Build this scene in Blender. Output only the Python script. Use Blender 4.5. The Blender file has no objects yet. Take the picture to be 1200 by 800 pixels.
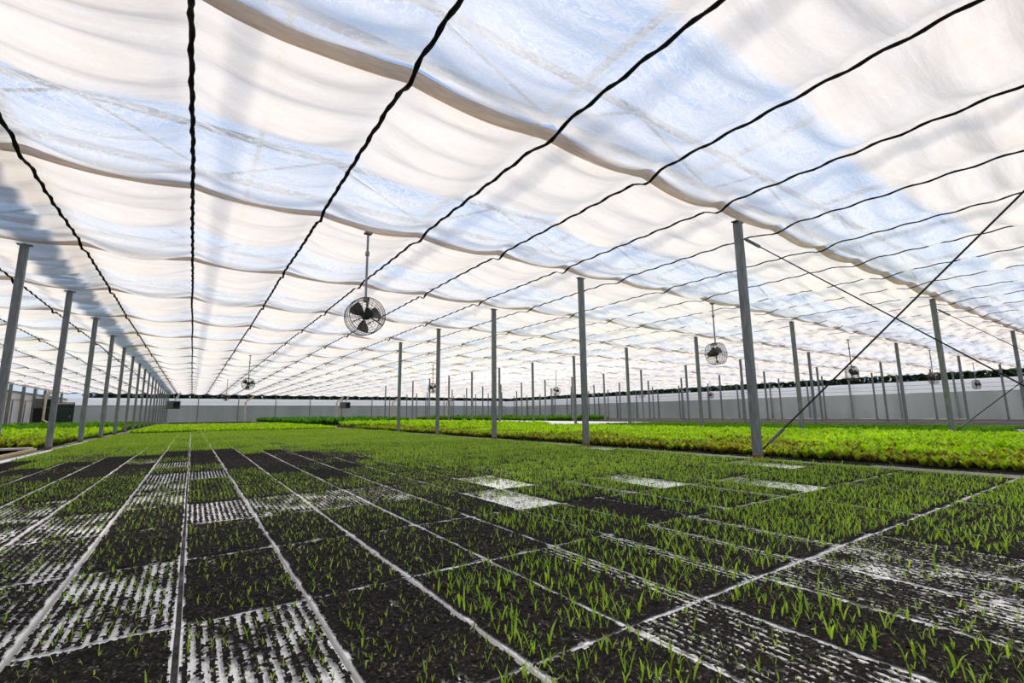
import bpy, math, random
import numpy as np
from mathutils import Matrix, Vector

random.seed(7)
RNG = np.random.default_rng(11)
PI = math.pi
scene = bpy.context.scene
COL = scene.collection

CAM_Z = 1.03            # eye height over the floor
TRAY_Z = 0.36           # top of the seedling trays
CORD_Z = 4.22           # the black cords under the shade cloth
POST_TOP = 4.03
BAY = 3.664             # post spacing along the house
POST_Y0 = 3.79
ROW_X = [-12.2, -2.63, 6.95, 16.52, 26.1, 35.7, 45.3]
WALL_L, WALL_R, WALL_B, WALL_F = -12.75, 51.0, 77.6, -7.6
CORD_X0, CORD_DX = -0.234, 1.670


# ------------------------------------------------------------------ helpers
def lin(c):
    return tuple(((v / 255.0) / 12.92 if v / 255.0 <= 0.04045 else ((v / 255.0 + 0.055) / 1.055) ** 2.4) for v in c) + (1.0,)


def hash2(ix, iy, seed=0):
    h = (ix.astype(np.int64) * 374761393 + iy.astype(np.int64) * 668265263 + seed * 974634721) & 0x7FFFFFFF
    h = ((h ^ (h >> 13)) * 1274126177) & 0x7FFFFFFF
    h = (h ^ (h >> 16)) & 0xFFFF
    return h / 65535.0


def vnoise(x, y, seed=0):
    x = np.asarray(x, float); y = np.asarray(y, float)
    ix = np.floor(x); iy = np.floor(y)
    fx = x - ix; fy = y - iy
    fx = fx * fx * (3 - 2 * fx); fy = fy * fy * (3 - 2 * fy)
    a = hash2(ix, iy, seed); b = hash2(ix + 1, iy, seed)
    c = hash2(ix, iy + 1, seed); d = hash2(ix + 1, iy + 1, seed)
    return (a * (1 - fx) + b * fx) * (1 - fy) + (c * (1 - fx) + d * fx) * fy


def fast_mesh(name, verts, faces, mats=None, mat_index=None, smooth=False):
    """verts n x 3, faces m x k (all the same size)."""
    me = bpy.data.meshes.new(name)
    verts = np.asarray(verts, np.float32); faces = np.asarray(faces, np.int32)
    k = faces.shape[1]; m = len(faces)
    me.vertices.add(len(verts)); me.vertices.foreach_set('co', verts.ravel())
    me.loops.add(m * k); me.loops.foreach_set('vertex_index', faces.ravel())
    me.polygons.add(m); me.polygons.foreach_set('loop_start', np.arange(0, m * k, k, dtype=np.int32))
    me.polygons.foreach_set('loop_total', np.full(m, k, np.int32))
    if mat_index is not None:
        me.polygons.foreach_set('material_index', np.asarray(mat_index, np.int32))
    if smooth:
        me.polygons.foreach_set('use_smooth', np.ones(m, bool))
    for mt in (mats or []):
        me.materials.append(mt)
    me.update(calc_edges=True)
    return me


class MB:
    """collects quads for one mesh"""
    def __init__(s):
        s.v = []; s.f = []

    def add(s, vs, fs):
        b = len(s.v)
        s.v.extend([tuple(p) for p in vs]); s.f.extend([tuple(b + i for i in f) for f in fs])

    def box(s, x0, x1, y0, y1, z0, z1, bevel=0.0):
        if bevel <= 0:
            s.add([(x0, y0, z0), (x1, y0, z0), (x1, y1, z0), (x0, y1, z0), (x0, y0, z1), (x1, y0, z1), (x1, y1, z1), (x0, y1, z1)],
                  [(0, 3, 2, 1), (4, 5, 6, 7), (0, 1, 5, 4), (1, 2, 6, 5), (2, 3, 7, 6), (3, 0, 4, 7)])
        else:
            b = bevel
            def ring(ix, iy, z):
                return [(x0 + ix + b, y0 + iy, z), (x1 - ix - b, y0 + iy, z), (x1 - ix, y0 + iy + b, z), (x1 - ix, y1 - iy - b, z),
                        (x1 - ix - b, y1 - iy, z), (x0 + ix + b, y1 - iy, z), (x0 + ix, y1 - iy - b, z), (x0 + ix, y0 + iy + b, z)]
            rs = [ring(b * .6, b * .6, z0), ring(0, 0, z0 + b), ring(0, 0, z1 - b), ring(b * .6, b * .6, z1)]
            fs = []
            for k in range(3):
                for i in range(8):
                    j = (i + 1) % 8
                    fs.append((k * 8 + i, k * 8 + j, (k + 1) * 8 + j, (k + 1) * 8 + i))
            fs.append(tuple(range(7, -1, -1))); fs.append(tuple(24 + i for i in range(8)))
            s.add([p for q in rs for p in q], fs)

    def tube(s, pts, r, seg=8, cap=True, rad=None):
        pts = [Vector(p) for p in pts]; n = len(pts); base = len(s.v)
        for i, p in enumerate(pts):
            t = (pts[min(i + 1, n - 1)] - pts[max(i - 1, 0)]).normalized()
            a = Vector((0, 0, 1)) if abs(t.z) < .9 else Vector((1, 0, 0))
            u = t.cross(a).normalized(); w = t.cross(u).normalized()
            rr = rad[i] if rad else r
            for k in range(seg):
                q = p + u * (rr * math.cos(2 * PI * k / seg)) + w * (rr * math.sin(2 * PI * k / seg))
                s.v.append(tuple(q))
        for i in range(n - 1):
            for k in range(seg):
                k2 = (k + 1) % seg
                s.f.append((base + i * seg + k, base + i * seg + k2, base + (i + 1) * seg + k2, base + (i + 1) * seg + k))
        if cap:
            s.f.append(tuple(base + k for k in range(seg - 1, -1, -1)))
            s.f.append(tuple(base + (n - 1) * seg + k for k in range(seg)))

    def ring(s, c, axis, R, r, seg=32, ts=5):
        c = Vector(c); t = Vector(axis).normalized()
        a = Vector((0, 0, 1)) if abs(t.z) < .9 else Vector((1, 0, 0))
        u = t.cross(a).normalized(); w = t.cross(u).normalized(); base = len(s.v)
        for i in range(seg):
            d = u * math.cos(2 * PI * i / seg) + w * math.sin(2 * PI * i / seg)
            for k in range(ts):
                s.v.append(tuple(c + d * (R + r * math.cos(2 * PI * k / ts)) + t * (r * math.sin(2 * PI * k / ts))))
        for i in range(seg):
            for k in range(ts):
                i2 = (i + 1) % seg; k2 = (k + 1) % ts
                s.f.append((base + i * ts + k, base + i2 * ts + k, base + i2 * ts + k2, base + i * ts + k2))

    def mesh(s, name, mat, smooth=False):
        me = bpy.data.meshes.new(name); me.from_pydata(s.v, [], s.f); me.materials.append(mat); me.update()
        if smooth:
            me.polygons.foreach_set('use_smooth', [True] * len(me.polygons))
        return me

    def build(s, name, mat, parent=None, smooth=False):
        return link(name, s.mesh(name, mat, smooth), parent)


def link(name, data, parent=None):
    o = bpy.data.objects.new(name, data); COL.objects.link(o)
    if parent is not None:
        o.parent = parent
    return o


def tag(o, label=None, cat=None, group=None, kind=None):
    for k, v in (('label', label), ('category', cat), ('group', group), ('kind', kind)):
        if v:
            o[k] = v
    return o


def copy_tree(o, loc=None):
    r = o.copy(); COL.objects.link(r)
    if loc is not None:
        r.location = loc
    for ch in list(o.children):
        c = ch.copy(); COL.objects.link(c); c.parent = r
        for g in list(ch.children):
            d = g.copy(); COL.objects.link(d); d.parent = c
    return r


ORD = ['zeroth', 'first', 'second', 'third', 'fourth', 'fifth', 'sixth', 'seventh', 'eighth', 'ninth', 'tenth', 'eleventh', 'twelfth',
       'thirteenth', 'fourteenth', 'fifteenth', 'sixteenth', 'seventeenth', 'eighteenth', 'nineteenth', 'twentieth']
TENS = {2: 'twenty', 3: 'thirty'}


def nth(n):
    if n <= 20:
        return ORD[n]
    t, u = divmod(n, 10)
    if u == 0:
        return {3: 'thirtieth', 4: 'fortieth'}[t]
    return TENS[t] + '-' + ORD[u]


# ---------------------------------------------------------------- materials
def new_mat(name):
    m = bpy.data.materials.new(name); m.use_nodes = True
    nt = m.node_tree; nt.nodes.clear()
    out = nt.nodes.new('ShaderNodeOutputMaterial')
    return m, nt, out


def N(nt, typ, **kw):
    n = nt.nodes.new(typ)
    for k, v in kw.items():
        if k in n.inputs:
            n.inputs[k].default_value = v
        else:
            setattr(n, k, v)
    return n


def ramp(nt, fac, stops):
    r = nt.nodes.new('ShaderNodeValToRGB')
    while len(r.color_ramp.elements) < len(stops):
        r.color_ramp.elements.new(.5)
    for e, (p, c) in zip(r.color_ramp.elements, stops):
        e.position = p; e.color = c
    nt.links.new(fac, r.inputs[0])
    return r.outputs[0]


def noise_mat(name, stops, scale=8.0, rough=.7, metal=0.0, detail=6.0, bump=0.0, stretch=(1, 1, 1), spec=.3):
    m, nt, out = new_mat(name)
    tc = N(nt, 'ShaderNodeTexCoord'); mp = N(nt, 'ShaderNodeMapping'); mp.inputs['Scale'].default_value = stretch
    nt.links.new(tc.outputs['Object'], mp.inputs[0])
    no = N(nt, 'ShaderNodeTexNoise', Scale=scale, Detail=detail)
    nt.links.new(mp.outputs[0], no.inputs['Vector'])
    b = N(nt, 'ShaderNodeBsdfPrincipled', Roughness=rough, Metallic=metal)
    b.inputs['Specular IOR Level'].default_value = spec
    nt.links.new(ramp(nt, no.outputs['Fac'], stops), b.inputs['Base Color'])
    if bump:
        bp = N(nt, 'ShaderNodeBump', Strength=bump, Distance=.02)
        nt.links.new(no.outputs['Fac'], bp.inputs['Height']); nt.links.new(bp.outputs[0], b.inputs['Normal'])
    nt.links.new(b.outputs[0], out.inputs[0])
    return m


def leaf_mat(name, cols, trans=.45, rough=.45):
    """leaf colours picked per leaf (random per island), some light passes through"""
    m, nt, out = new_mat(name)
    ge = N(nt, 'ShaderNodeNewGeometry')
    c = ramp(nt, ge.outputs['Random Per Island'], [(i / max(1, len(cols) - 1), lin(k)) for i, k in enumerate(cols)])
    d = N(nt, 'ShaderNodeBsdfPrincipled', Roughness=rough); d.inputs['Specular IOR Level'].default_value = .35
    t = N(nt, 'ShaderNodeBsdfTranslucent')
    nt.links.new(c, d.inputs['Base Color'])
    hs = N(nt, 'ShaderNodeHueSaturation', Saturation=1.03, Value=1.4)
    nt.links.new(c, hs.inputs['Color']); nt.links.new(hs.outputs[0], t.inputs['Color'])
    mx = N(nt, 'ShaderNodeMixShader', Fac=trans)
    nt.links.new(d.outputs[0], mx.inputs[1]); nt.links.new(t.outputs[0], mx.inputs[2]); nt.links.new(mx.outputs[0], out.inputs[0])
    return m


def cloth_mat():
    """thin woven shade cloth: each bay is half a dense cream weave and half a sheer white weave"""
    m, nt, out = new_mat('shade cloth')
    at = N(nt, 'ShaderNodeAttribute', attribute_name='sheer')
    tc = N(nt, 'ShaderNodeTexCoord')
    mp = N(nt, 'ShaderNodeMapping'); mp.inputs['Scale'].default_value = (1.1, 7.5, 1.0)
    nt.links.new(tc.outputs['Object'], mp.inputs[0])
    n1 = N(nt, 'ShaderNodeTexNoise', Scale=1.5, Detail=6.0, Roughness=.55, Distortion=.25)
    nt.links.new(mp.outputs[0], n1.inputs['Vector'])
    n2 = N(nt, 'ShaderNodeTexNoise', Scale=1.3, Detail=3.0, Distortion=1.5)
    nt.links.new(tc.outputs['Object'], n2.inputs['Vector'])
    # fine random threads, crumpled
    wv = N(nt, 'ShaderNodeTexNoise', Scale=5.5, Detail=4.0, Roughness=.6, Distortion=2.2)
    mp2 = N(nt, 'ShaderNodeMapping'); mp2.inputs['Scale'].default_value = (.6, 1.6, 1.0); mp2.inputs['Rotation'].default_value = (0, 0, .35)
    nt.links.new(tc.outputs['Object'], mp2.inputs[0]); nt.links.new(mp2.outputs[0], wv.inputs['Vector'])
    rid = N(nt, 'ShaderNodeMath', operation='SUBTRACT'); rid.inputs[1].default_value = .5
    nt.links.new(wv.outputs['Fac'], rid.inputs[0])
    ab = N(nt, 'ShaderNodeMath', operation='ABSOLUTE'); nt.links.new(rid.outputs[0], ab.inputs[0])
    crease = N(nt, 'ShaderNodeMapRange'); crease.inputs['From Min'].default_value = 0.0; crease.inputs['From Max'].default_value = .045
    crease.inputs['To Min'].default_value = .45; crease.inputs['To Max'].default_value = 1.0
    nt.links.new(ab.outputs[0], crease.inputs['Value'])
    mr = N(nt, 'ShaderNodeMapRange'); mr.inputs['From Min'].default_value = .36; mr.inputs['From Max'].default_value = .66
    mr.inputs['To Min'].default_value = .5; mr.inputs['To Max'].default_value = 1.2
    nt.links.new(n1.outputs['Fac'], mr.inputs['Value'])
    mul = N(nt, 'ShaderNodeMath', operation='MULTIPLY'); nt.links.new(at.outputs['Fac'], mul.inputs[0]); nt.links.new(mr.outputs[0], mul.inputs[1])
    mul2 = N(nt, 'ShaderNodeMath', operation='MULTIPLY', use_clamp=True); nt.links.new(mul.outputs[0], mul2.inputs[0]); nt.links.new(crease.outputs[0], mul2.inputs[1])
    # colour of the yarn: cream in the dense weave, white in the sheer one
    cr = ramp(nt, at.outputs['Fac'], [(0.0, (.95, .84, .72, 1)), (.16, (.95, .85, .74, 1)), (.40, (.95, .93, .91, 1))])
    var = N(nt, 'ShaderNodeMapRange'); var.inputs['From Min'].default_value = .35; var.inputs['From Max'].default_value = .65
    var.inputs['To Min'].default_value = .90; var.inputs['To Max'].default_value = 1.03
    nt.links.new(n1.outputs['Fac'], var.inputs['Value'])
    vm = N(nt, 'ShaderNodeVectorMath', operation='SCALE'); nt.links.new(cr, vm.inputs[0]); nt.links.new(var.outputs[0], vm.inputs['Scale'])
    df = N(nt, 'ShaderNodeBsdfDiffuse'); tl = N(nt, 'ShaderNodeBsdfTranslucent')
    nt.links.new(vm.outputs[0], df.inputs['Color']); nt.links.new(vm.outputs[0], tl.inputs['Color'])
    bp = N(nt, 'ShaderNodeBump', Strength=.30, Distance=.05); nt.links.new(n1.outputs['Fac'], bp.inputs['Height'])
    nt.links.new(bp.outputs[0], df.inputs['Normal']); nt.links.new(bp.outputs[0], tl.inputs['Normal'])
    m1 = N(nt, 'ShaderNodeMixShader', Fac=.62); nt.links.new(df.outputs[0], m1.inputs[1]); nt.links.new(tl.outputs[0], m1.inputs[2])
    tr = N(nt, 'ShaderNodeBsdfTransparent')
    m2 = N(nt, 'ShaderNodeMixShader'); nt.links.new(mul2.outputs[0], m2.inputs[0]); nt.links.new(m1.outputs[0], m2.inputs[1]); nt.links.new(tr.outputs[0], m2.inputs[2])
    nt.links.new(m2.outputs[0], out.inputs[0])
    return m


def thin_mat(name, stops, trans=.5, scale=(1, 1, 1), nscale=1.0):
    """translucent sheet"""
    m, nt, out = new_mat(name)
    tc = N(nt, 'ShaderNodeTexCoord'); mp = N(nt, 'ShaderNodeMapping'); mp.inputs['Scale'].default_value = scale
    nt.links.new(tc.outputs['Object'], mp.inputs[0])
    no = N(nt, 'ShaderNodeTexNoise', Scale=nscale, Detail=4.0); nt.links.new(mp.outputs[0], no.inputs['Vector'])
    c = ramp(nt, no.outputs['Fac'], stops)
    d = N(nt, 'ShaderNodeBsdfDiffuse'); t = N(nt, 'ShaderNodeBsdfTranslucent')
    nt.links.new(c, d.inputs['Color']); nt.links.new(c, t.inputs['Color'])
    mx = N(nt, 'ShaderNodeMixShader', Fac=trans)
    nt.links.new(d.outputs[0], mx.inputs[1]); nt.links.new(t.outputs[0], mx.inputs[2]); nt.links.new(mx.outputs[0], out.inputs[0])
    return m


g = lambda v: (v, v, v, 1)
M_CLOTH = cloth_mat()
M_EDGE = thin_mat('bunched cloth edge', [(.3, (.74, .63, .53, 1)), (.7, (.95, .85, .74, 1))], .66, (1.2, 9, 9), 3.0)
M_CORD = noise_mat('black webbing', [(.3, g(.006)), (.7, g(.018))], 40, .8)
M_STEEL = noise_mat('galvanised steel', [(.25, (.13, .14, .14, 1)), (.5, (.19, .205, .20, 1)), (.75, (.29, .30, .295, 1))], 6, .5, .3, bump=.05, stretch=(3, 3, .6))
M_OLDSTEEL = noise_mat('dull grey steel', [(.25, (.17, .165, .155, 1)), (.75, (.33, .32, .30, 1))], 9, .6, .25)
M_RUST = noise_mat('rusty foot', [(.25, (.10, .035, .015, 1)), (.6, (.22, .12, .07, 1)), (.8, (.35, .28, .22, 1))], 22, .9, .05, bump=.2)
M_CABLE = noise_mat('dark cable', [(.3, g(.015)), (.7, g(.05))], 30, .5, .5)
M_WHITEBAR = noise_mat('white roof bar', [(.3, g(.6)), (.7, g(.8))], 3, .6)
M_GUTTER = noise_mat('grey gutter', [(.3, g(.25)), (.7, g(.42))], 3, .5, .4)
M_TRAY = noise_mat('white foam tray', [(.30, (.60, .56, .50, 1)), (.40, (.90, .87, .83, 1)), (.7, (.95, .93, .91, 1))], 26, .8, bump=.15)
M_SOIL = noise_mat('potting soil', [(.36, (.006, .0048, .0042, 1)), (.56, (.018, .0145, .0125, 1)), (.65, (.042, .034, .027, 1)), (.74, (.30, .25, .20, 1))], 85, .95, detail=3, bump=.5, spec=.12)
M_SPROUT = leaf_mat('sprout leaves', [(100, 126, 38), (136, 166, 52), (164, 194, 68), (190, 216, 98), (116, 146, 42)], .45)
M_SPROUT2 = leaf_mat('tall sprout leaves', [(112, 138, 38), (150, 184, 54), (178, 210, 72), (128, 162, 44)], .45)
M_LIME = leaf_mat('lime lettuce', [(160, 200, 24), (186, 222, 32), (206, 234, 60), (148, 188, 24), (112, 156, 26)], .45)
M_RED = leaf_mat('red leaf lettuce', [(160, 198, 34), (116, 50, 28), (192, 224, 58), (104, 44, 28), (172, 208, 50), (86, 34, 24)], .4)
M_DARKGREEN = leaf_mat('dark green crop', [(62, 112, 22), (92, 146, 26), (118, 168, 34), (72, 124, 24)], .4)
M_BUSH = leaf_mat('bushy crop', [(48, 96, 20), (110, 176, 40), (76, 140, 28), (38, 74, 20)], .4)
M_TREE = leaf_mat('outdoor leaves', [(30, 46, 24), (46, 66, 34), (60, 80, 44), (36, 54, 30)], .25)
M_GROUND = noise_mat('bare earth floor', [(.3, (.035, .028, .024, 1)), (.6, (.09, .075, .065, 1)), (.8, (.17, .15, .13, 1))], 2.2, .95, bump=.3)
M_KERB = noise_mat('gravel strip', [(.3, (.10, .09, .085, 1)), (.5, (.24, .22, .20, 1)), (.7, (.42, .39, .36, 1))], 30, .95, bump=.5)
M_RAIL = noise_mat('aluminium rail', [(.35, (.03, .026, .022, 1)), (.5, g(.22)), (.65, g(.5))], 14, .6, .2, stretch=(1, .5, 1))
M_GREYPANEL = thin_mat('grey wall sheet', [(.3, (.45, .485, .47, 1)), (.7, (.58, .605, .59, 1))], .46, (.5, .5, .12), 1.2)
M_WHITEPANEL = thin_mat('white wall boards', [(.3, (.93, .93, .93, 1)), (.7, (.97, .97, .97, 1))], .68, (.3, .3, 2), 1.0)
M_CREAMPANEL = thin_mat('cream wall sheet', [(.3, (.86, .80, .70, 1)), (.7, (.93, .88, .80, 1))], .7, (.5, .5, .5), 1.0)
M_DARK = noise_mat('black casing', [(.3, g(.006)), (.7, g(.02))], 12, .6)
M_DARKGREENPAINT = noise_mat('dark green panel', [(.3, (.015, .03, .022, 1)), (.7, (.03, .05, .04, 1))], 3, .6)
M_HEATER = noise_mat('heater casing', [(.3, (.10, .10, .085, 1)), (.7, (.17, .165, .14, 1))], 6, .5, .3)
M_BEIGE = noise_mat('beige plastic pipe', [(.3, (.55, .45, .32, 1)), (.7, (.68, .57, .42, 1))], 4, .5)
M_PLANK = noise_mat('weathered plank', [(.3, (.40, .36, .32, 1)), (.7, (.68, .64, .60, 1))], 5, .85, stretch=(1, .15, 8), bump=.3)
M_WOOD = noise_mat('yellow timber', [(.3, (.50, .36, .16, 1)), (.7, (.68, .52, .28, 1))], 6, .8, stretch=(1, .15, 8))
M_WHITESHEET = noise_mat('white ground sheet', [(.3, g(.80)), (.7, g(.90))], .6, .7)
M_CAGE = noise_mat('fan wire', [(.3, (.07, .06, .05, 1)), (.7, (.17, .15, .12, 1))], 15, .5, .4)
M_BLADE = noise_mat('fan blade', [(.3, (.09, .08, .065, 1)), (.7, (.17, .15, .12, 1))], 8, .5, .3)
M_STEM = noise_mat('fan stem', [(.3, (.20, .21, .20, 1)), (.7, (.36, .37, .35, 1))], 9, .5, .3)

# ------------------------------------------------------------------ setting
b = MB(); b.box(WALL_L - 30, WALL_R + 40, WALL_F - 20, WALL_B + 50, -.30, 0)
tag(b.build('floor', M_GROUND), 'dark bare earth floor under the beds', kind='structure')


def wall_run(name, axis, pos, a0, a1, bands, label):
    """a wall of horizontal bands; bands: (name, z0, z1, thickness, offset, material)"""
    root = None
    for bn, z0, z1, th, off, mt in bands:
        m = MB()
        if axis == 'x':
            m.box(pos + off - th / 2, pos + off + th / 2, a0, a1, z0, z1)
        else:
            m.box(a0, a1, pos + off - th / 2, pos + off + th / 2, z0, z1)
        o = m.build(name if root is None else bn, mt, root)
        if root is None:
            root = tag(o, label, kind='structure')
    return root


wall_run('wall_right', 'x', WALL_R, WALL_F, WALL_B, [
    ('sheet', .02, 2.41, .02, 0, M_GREYPANEL), ('lower_board', 2.43, 2.74, .04, 0, M_WHITEPANEL), ('middle_board', 2.76, 3.07, .04, .01, M_WHITEPANEL),
    ('upper_board', 3.09, 3.42, .04, .02, M_WHITEPANEL), ('top_rail', 4.0, 4.12, .10, 0, M_STEEL), ('sill_board', 0, .22, .12, -.25, M_WHITESHEET)],
    'grey translucent side wall sheet with white boards above')
wall_run('wall_back', 'y', WALL_B, WALL_L, WALL_R, [
    ('sheet', .02, 2.48, .02, 0, M_GREYPANEL), ('lower_board', 2.56, 3.02, .04, 0, M_WHITEPANEL), ('upper_board', 3.03, 3.50, .04, 0, M_WHITEPANEL),
    ('dark_rail', 2.48, 2.56, .06, -.02, M_OLDSTEEL), ('top_rail', 4.0, 4.12, .10, 0, M_STEEL)],
    'grey translucent end wall with a white strip above it')
wall_run('wall_left', 'x', WALL_L, WALL_F, WALL_B, [
    ('sheet', .02, 2.62, .02, 0, M_CREAMPANEL), ('dark_rail', 2.62, 2.70, .06, 0, M_WOOD), ('upper_board', 2.70, 3.20, .04, 0, M_CREAMPANEL),
    ('grey_rail', 3.20, 3.40, .06, 0, M_OLDSTEEL), ('valance', 3.86, 4.10, .03, .15, M_EDGE)],
    'cream lit side wall sheet beside the lettuce')

# strips the post rows stand on
for i, (x0, x1) in enumerate([(-2.80, -2.36), (6.62, 7.22), (16.2, 16.85), (25.8, 26.4), (35.4, 36.0), (45.0, 45.6)]):
    m = MB(); nseg = 60
    ys = np.linspace(-3, WALL_B - .3, nseg)
    for a, c in zip(ys[:-1], ys[1:]):
        m.box(x0 + random.uniform(-.02, .02), x1 + random.uniform(-.02, .02), a, c, 0, TRAY_Z - .03 + random.uniform(-.01, .01))
    tag(m.build('trim_%d' % (i + 1), M_KERB), ['grey gravel strip along the first post row beside the trays', 'grey gravel strip between the trays and the bright lettuce bed',
        'gravel strip behind the bright lettuce bed', 'gravel strip along the fourth post row', 'gravel strip along the fifth post row', 'gravel strip nearest the side wall'][i], kind='structure')

# roof frame over the cloth (seen through the sheer halves)
pz = 5.25
for i in range(-4, 17):
    m = MB(); x = .55 + 3.34 * i
    if x < WALL_L or x > WALL_R:
        continue
    m.box(x - .03, x + .03, WALL_F, WALL_B, pz, pz + .07)
    tag(m.build('trim_%d' % (20 + i), M_WHITEBAR), 'white roof bar above the shade cloth', kind='structure')
for k in range(-3, 21):
    y = POST_Y0 + BAY * k + .1
    m = MB()
    m.box(WALL_L, WALL_R, y - .03, y + .03, 4.42, 4.50); m.box(WALL_L, WALL_R, y - .03, y + .03, 5.12, 5.20)
    x = WALL_L; s = 1
    while x < WALL_R - 1.6:
        z0, z1 = (4.46, 5.16) if s > 0 else (5.16, 4.46)
        m.tube([(x, y, z0), (x + 1.595, y, z1)], .022, 5); x += 1.595; s = -s
    tag(m.build('trim_%d' % (70 + k), M_GUTTER), 'steel roof truss above the shade cloth', kind='structure')
m = MB(); m.box(-2.52, -2.08, WALL_F, WALL_B, 4.60, 4.72)
tag(m.build('trim_100', M_GUTTER), 'grey gutter above the shade cloth along the first post row', kind='structure')

# ------------------------------------------------------------ shade curtains
def cords_in(x):
    t = (x - CORD_X0) / CORD_DX
    c = np.floor(t); return c, t - c


def hem_z(x, k):
    c, t = cords_in(x); s = 4 * t * (1 - t)
    a = .055 + .05 * hash2(c, np.full_like(c, k), 5)
    return CORD_Z - .05 - a * s + .015 * (vnoise(x * 3, x * 0 + k * 7.1, 9) - .5)


def cloth_z(x, y, k, u):
    c, t = cords_in(x); s = 4 * t * (1 - t)
    h1 = hash2(c, np.full_like(c, k), 1); h2 = hash2(c, np.full_like(c, k), 2); h3 = hash2(c, np.full_like(c, k), 3)
    wob = vnoise(x * .9, y * .9, 21) * 2.6
    ph = 6.28 * h1
    per = .40 + .22 * h2
    rip = np.sin(2 * PI * (y + .22 * s * (h3 - .3)) / per + ph + wob)
    rip2 = np.sin(2 * PI * y / .95 + 3 * h3 + .6 * wob + .5 * x)
    z = CORD_Z - s * (.075 + .085 * h3 * np.sin(PI * u)) + (s + .15) * .034 * (rip - 1) + s * .05 * (rip2 - 1) + .010 * np.sin(2 * PI * y / .46 + c)
    z += .03 * s * (vnoise(x * 2.2, y * 4.5, 31) - .5)
    # at both ends it runs up into the bunched edges
    e = np.minimum(u, 1 - u) * BAY
    w = np.exp(-(e / .10) ** 2)
    return z * (1 - w) + hem_z(x, np.where(u < .5, k, k + 1)) * w + .012


ENDS = np.concatenate
nearX = np.arange(WALL_L, WALL_R + .01, .1193)
for k in range(-3, 20):
    y0 = POST_Y0 + BAY * k; y1 = y0 + BAY
    dx = .12 if k < 4 else (.167 if k < 9 else .278)
    dy = .05 if k < 4 else (.085 if k < 9 else .13)
    xs = np.linspace(WALL_L, WALL_R, int((WALL_R - WALL_L) / dx) + 1); ys = np.linspace(y0 + .02, y1 - .11, int(BAY / dy) + 1)
    X, Y = np.meshgrid(xs, ys)
    U = (Y - y0) / BAY
    Z = cloth_z(X, Y, k, U)
    nx, ny = len(xs), len(ys)
    idx = np.arange(nx * ny).reshape(ny, nx)
    F = np.stack([idx[:-1, :-1], idx[:-1, 1:], idx[1:, 1:], idx[1:, :-1]], -1).reshape(-1, 4)
    me = fast_mesh('shade_curtain', np.stack([X, Y, Z], -1).reshape(-1, 3), F, [M_CLOTH], smooth=True)
    # weave density: dense first half, sheer second half, ragged line between
    c, t = cords_in(X)
    bound = .50 + .10 * (hash2(c, np.full_like(c, k), 6) - .5) + .05 * (vnoise(X * 1.3, Y * 3, 41) - .5) - .05 * 4 * t * (1 - t)
    sh = np.clip((U - bound) / .05, 0, 1)
    fade = 1 - .72 * np.clip((U - bound) / (1 - bound), 0, 1) ** .8
    dens = .11 + .05 * vnoise(X * 2, Y * 5, 43)
    sheer = dens + sh * fade * ((.52 if k < 1 else .33) + .30 * (vnoise(X * 1.1, Y * 2.4, 47) - .5))
    at = me.attributes.new('sheer', 'FLOAT', 'POINT'); at.data.foreach_set('value', sheer.ravel().astype(np.float32))
    o = link('shade_curtain', me)
    tag(o, 'white translucent shade cloth hung overhead, ' + (nth(k + 1) + ' full bay beyond the nearest post line' if k >= 0 else
        ['stretching out overhead behind the camera', 'right above the camera', 'nearest bay in front of the camera'][k + 3]), 'shade curtain', 'shade cloth bays under the roof')
    # bunched edge where two bays meet
    xs2 = np.linspace(WALL_L, WALL_R, int((WALL_R - WALL_L) / (.10 if k < 5 else .2)) + 1)
    zc = hem_z(xs2, np.full_like(xs2, k)); S = 12
    W = (.085 if k < 1 else .065) + .03 * (vnoise(xs2 * .7, xs2 * 0 + k, 51) - .5); H = .035 + .02 * vnoise(xs2 * 1.5, xs2 * 0 + k, 52)
    vs = []
    for j in range(S):
        a = 2 * PI * j / S
        rr = .95 + .15 * (vnoise(xs2 * 2.5, np.full_like(xs2, j * 1.7 + k * 3), 53) - .5)
        vs.append(np.stack([xs2, y0 + W * rr * math.cos(a) + .02 * (vnoise(xs2 * 1.2, xs2 * 0 + k, 54) - .5), zc + .02 + H * rr * math.sin(a)], -1))
    V = np.stack(vs, 1); n = len(xs2); ii = np.arange(n * S).reshape(n, S); jj = np.roll(ii, -1, axis=1)
    F = np.stack([ii[:-1], ii[1:], jj[1:], jj[:-1]], -1).reshape(-1, 4)
    e = link('gathered_edge', fast_mesh('gathered_edge', V.reshape(-1, 3), F, [M_EDGE], smooth=True), o)
    tag(e, 'tan bunched cloth edge')

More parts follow.
